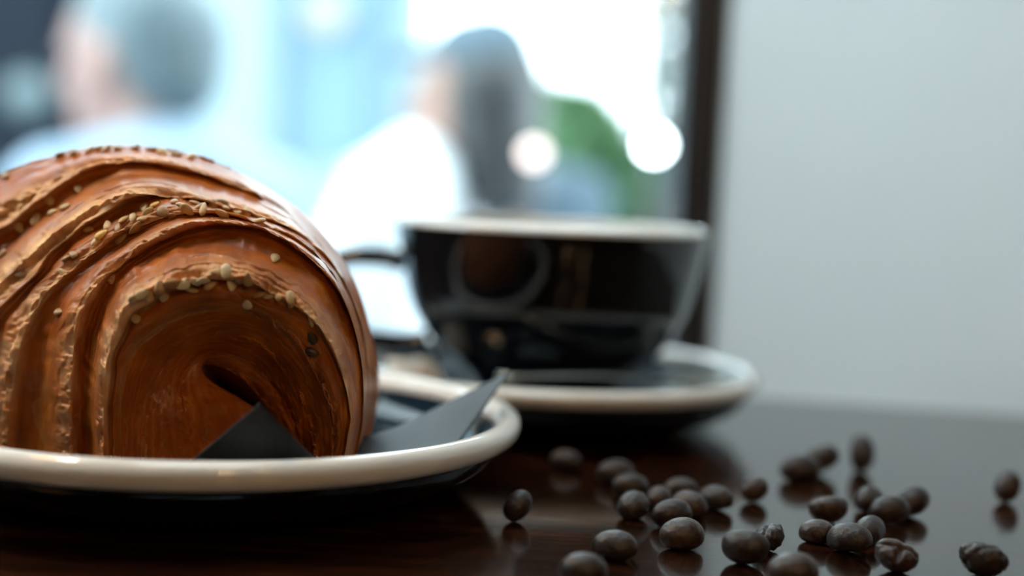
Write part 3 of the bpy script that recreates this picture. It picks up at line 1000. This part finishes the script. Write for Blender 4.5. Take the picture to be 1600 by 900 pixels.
# ------------------------------------------------------------------ people outside
M_skin = varied('skin', (0.285, 0.165, 0.128), (0.323, 0.188, 0.143), 20, 0.55)
M_skin2 = varied('ruddy_skin', (0.15, 0.08, 0.075), (0.27, 0.16, 0.13), 6, 0.55)
M_greyhair = varied('grey_hair', (0.055, 0.085, 0.10), (0.095, 0.13, 0.145), 30, 0.6)
M_darkhair = varied('dark_hair', (0.010, 0.012, 0.014), (0.018, 0.020, 0.022), 30, 0.5)
M_shirt1 = varied('pale_blue_shirt', (0.195, 0.265, 0.345), (0.215, 0.29, 0.365), 5, 0.8)
M_shirt2 = varied('white_shirt', (0.74, 0.77, 0.80), (0.78, 0.80, 0.82), 5, 0.8)
M_shirt3 = varied('blue_grey_shirt', (0.035, 0.06, 0.085), (0.045, 0.075, 0.10), 5, 0.8)
M_trouser = varied('dark_trousers', (0.03, 0.035, 0.05), (0.04, 0.045, 0.06), 10, 0.8)
M_cap = varied('slate_blue_cap', (0.055, 0.09, 0.12), (0.07, 0.11, 0.14), 10, 0.7)
M_eye = mat('eye', (0.03, 0.02, 0.02), 0.2)
M_lips = mat('lips', (0.42, 0.16, 0.13), 0.5)
M_stool = mat('stool_metal', (0.10, 0.10, 0.11), 0.4, metal=0.8)


def blob(name, caps, mt, parent, voxel=0.011):
    """one continuous skin over a set of tapering limbs"""
    bm = bmesh.new()
    for p0, r0, p1, r1 in caps:
        p0, p1 = Vector(p0), Vector(p1)
        L = (p1 - p0).length
        n = max(2, int(L / (min(r0, r1) * 0.5)) + 1)
        for i in range(n):
            t = i / (n - 1)
            q = bmesh.ops.create_icosphere(bm, subdivisions=2, radius=r0 + (r1 - r0) * t)
            bmesh.ops.translate(bm, vec=p0.lerp(p1, t), verts=q['verts'])
    me = bpy.data.meshes.new(name)
    bm.to_mesh(me)
    bm.free()
    o = link(name, me, mt, parent)
    md = o.modifiers.new('r', 'REMESH')
    md.mode, md.voxel_size = 'VOXEL', voxel
    ms = o.modifiers.new('s', 'SMOOTH')
    ms.iterations, ms.factor = 4, 0.5
    dg = bpy.context.evaluated_depsgraph_get()
    dg.update()
    new = bpy.data.meshes.new_from_object(o.evaluated_get(dg))
    o.modifiers.clear()
    o.data = new
    new.polygons.foreach_set('use_smooth', [True] * len(new.polygons))
    return o


def person(label, loc, turn, hair, shirt, skin, lean=0.0, head_turn=0.0, cap=False, long_hair=False, scale=0.95, head_shift=(0, 0, 0), rise=0.0, cropped=False):
    root = tag(empty('person', (0, 0, 0)), label, 'person')
    ly = lambda z: lean * (z - 0.5)
    hc = Vector((0, 0.035 + ly(1.2), 1.215)) + Vector(head_shift)
    hr = Matrix.Rotation(head_turn, 3, 'Z')

    def h(x, y, z):
        return hc + hr @ Vector((x, y, z))
    sh = [Vector((s * 0.185, ly(0.97), 0.975 + rise)) for s in (-1, 1)]
    el = [Vector((s * 0.235, 0.10 + ly(0.72), 0.73)) for s in (-1, 1)]
    wr = [Vector((s * 0.14, 0.34, 0.70)) for s in (-1, 1)]
    torso = [((-0.06, 0, 0.53), 0.125, (-0.065, ly(0.85), 0.85), 0.115), ((0.06, 0, 0.53), 0.125, (0.065, ly(0.85), 0.85), 0.115),
             (sh[0], 0.062, (0, ly(1.0), 1.0 + rise), 0.082), (sh[1], 0.062, (0, ly(1.0), 1.0 + rise), 0.082), ((-0.08, ly(0.85), 0.85), 0.11, sh[0], 0.065), ((0.08, ly(0.85), 0.85), 0.11, sh[1], 0.065)]
    arms = [(sh[i], 0.056, el[i], 0.044) for i in (0, 1)]
    fore = [(el[i], 0.042, wr[i], 0.028) for i in (0, 1)]
    legs, shins, hands = [], [], []
    for i, s in enumerate((-1, 1)):
        legs += [((s * 0.085, 0.0, 0.52), 0.090, (s * 0.12, 0.42, 0.52), 0.060)]
        shins += [((s * 0.12, 0.42, 0.52), 0.058, (s * 0.12, 0.40, 0.09), 0.040), ((s * 0.12, 0.39, 0.05), 0.040, (s * 0.13, 0.54, 0.035), 0.034)]
        w_ = wr[i]
        hands += [(w_, 0.026, w_ + Vector((-s * 0.02, 0.075, 0.0)), 0.030)]
        for f in range(4):
            b_ = w_ + Vector((-s * (0.045 - 0.019 * f), 0.085 - 0.004 * abs(f - 1), 0.0))
            l_ = (0.068, 0.076, 0.072, 0.056)[f]
            k_ = b_ + Vector((0, l_ * 0.55, -0.006))
            hands += [(b_, 0.0092, k_, 0.0086), (k_, 0.0086, k_ + Vector((0, l_ * 0.4, -0.022)), 0.0075)]
        t0 = w_ + Vector((-s * 0.035, 0.03, 0.0))
        t1 = t0 + Vector((-s * 0.032, 0.03, -0.004))
        hands += [(t0, 0.0115, t1, 0.0098), (t1, 0.0098, t1 + Vector((-s * 0.008, 0.028, -0.004)), 0.0085)]
    head = [(h(0, -0.020, 0.035), 0.088, h(0, 0.015, 0.035), 0.082), (h(0, 0.01, 0.03), 0.078, h(0, 0.040, -0.055), 0.052), (h(0, 0.05, -0.070), 0.036, h(0, 0.055, -0.085), 0.030),
            (h(0, 0.094, 0.022), 0.010, h(0, 0.112, -0.018), 0.015), (h(-0.028, 0.078, 0.035), 0.018, h(0.028, 0.078, 0.035), 0.018),
            ((0, ly(1.0), 1.0), 0.062, h(0, -0.02, -0.06), 0.055)]
    for s in (-1, 1):
        head += [(h(s * 0.083, -0.012, 0.025), 0.012, h(s * 0.080, -0.004, -0.018), 0.010)]
    blob('body', torso + arms + fore + legs + shins + hands + head, skin, root, 0.0085)
    fat = lambda L, k: [(p, r0 + k, q, r1 + k) for p, r0, q, r1 in L]
    blob('shirt', fat(torso, 0.014) + fat(arms, 0.014), shirt, root, 0.012)
    blob('trousers', fat(legs, 0.014) + fat(shins[::2], 0.014) + [((-0.06, 0, 0.50), 0.125, (0.06, 0, 0.50), 0.125)], M_trouser, root, 0.014)
    for s in (-1, 1):
        lathe('eye', [(0, -0.009), (0.0064, -0.0064), (0.009, 0), (0.0064, 0.0064), (0, 0.009)], h(s * 0.032, 0.092, 0.022), M_eye, root, n=12, closed=False)
    tube('mouth', [h(-0.024, 0.083, -0.052), h(0, 0.094, -0.054), h(0.024, 0.083, -0.052)], [0.003, 0.006, 0.003], M_lips, root, n=8, count=8)
    hc_ = [(h(0, -0.030, 0.045), 0.094, h(0, 0.006, 0.066), 0.080), (h(0, -0.045, 0.02), 0.080, h(0, -0.050, -0.035), 0.058)]
    if cropped:
        hc_ = hc_[:1] + [(h(0, -0.050, 0.03), 0.074, h(0, -0.055, 0.0), 0.066)]
    if long_hair:
        hc_ += [(h(-0.03, -0.03, 0.02), 0.084, h(-0.03, -0.05, -0.12), 0.074), (h(0.03, -0.03, 0.02), 0.084, h(0.03, -0.05, -0.12), 0.074)]
    blob('hair', hc_, hair, root, 0.011)
    if cap:
        blob('cap', [(h(0, -0.022, 0.082), 0.086, h(0, 0.008, 0.082), 0.080), (h(-0.045, 0.085, 0.085), 0.012, h(-0.03, 0.145, 0.078), 0.009), (h(0.045, 0.085, 0.085), 0.012, h(0.03, 0.145, 0.078), 0.009),
                     (h(0, 0.085, 0.088), 0.014, h(0, 0.155, 0.080), 0.009), (h(-0.03, 0.14, 0.08), 0.009, h(0.03, 0.14, 0.08), 0.009)], M_cap, root, 0.009)
    root.location = loc
    root.rotation_euler = (0, 0, turn)
    root.scale = (scale,) * 3
    # a stool under each sitter
    st = tag(empty('stool', loc), 'dark metal stool under the person in ' + label.split(' in ')[1].split(' seated')[0], 'stool')
    st.rotation_euler = (0, 0, turn)
    z = 0.375 * scale
    lathe('seat', [(0, 0), (0.15, 0), (0.165, -0.01), (0.16, -0.028), (0, -0.028)], (0, 0, z), M_stool, st, n=40, closed=False)
    for k in range(4):
        q = R(45 + 90 * k)
        tube('leg', [(0.10 * math.cos(q), 0.10 * math.sin(q), z - 0.02), (0.13 * math.cos(q), 0.13 * math.sin(q), z / 2), (0.16 * math.cos(q), 0.16 * math.sin(q), 0)], 0.012, M_stool, st, n=8, count=6)
    return root


def ground_at(px, d):
    p = W(px, 280, d)
    return (p.x, d, G)


person('grey haired person in a pale blue shirt seated nearest outside the window', ground_at(262, 1.75), R(62), M_greyhair, M_shirt1, M_skin2, lean=-0.02, head_turn=R(8), head_shift=(0, 0.035, 0), rise=0.07, cropped=True)
person('dark haired person in a white shirt and slate cap seated behind the cup', ground_at(525, 2.30), R(80), M_darkhair, M_shirt2, M_skin, lean=-0.30, head_turn=R(4), cap=True, long_hair=True, head_shift=(0, -0.06, 0.0), rise=0.085)
person('farther person in a blue grey shirt seated right of the white shirt', ground_at(812, 3.05), R(25), M_darkhair, M_shirt3, M_skin, lean=0.1, head_turn=R(-10), head_shift=(0, 0.03, -0.04), rise=0.08)
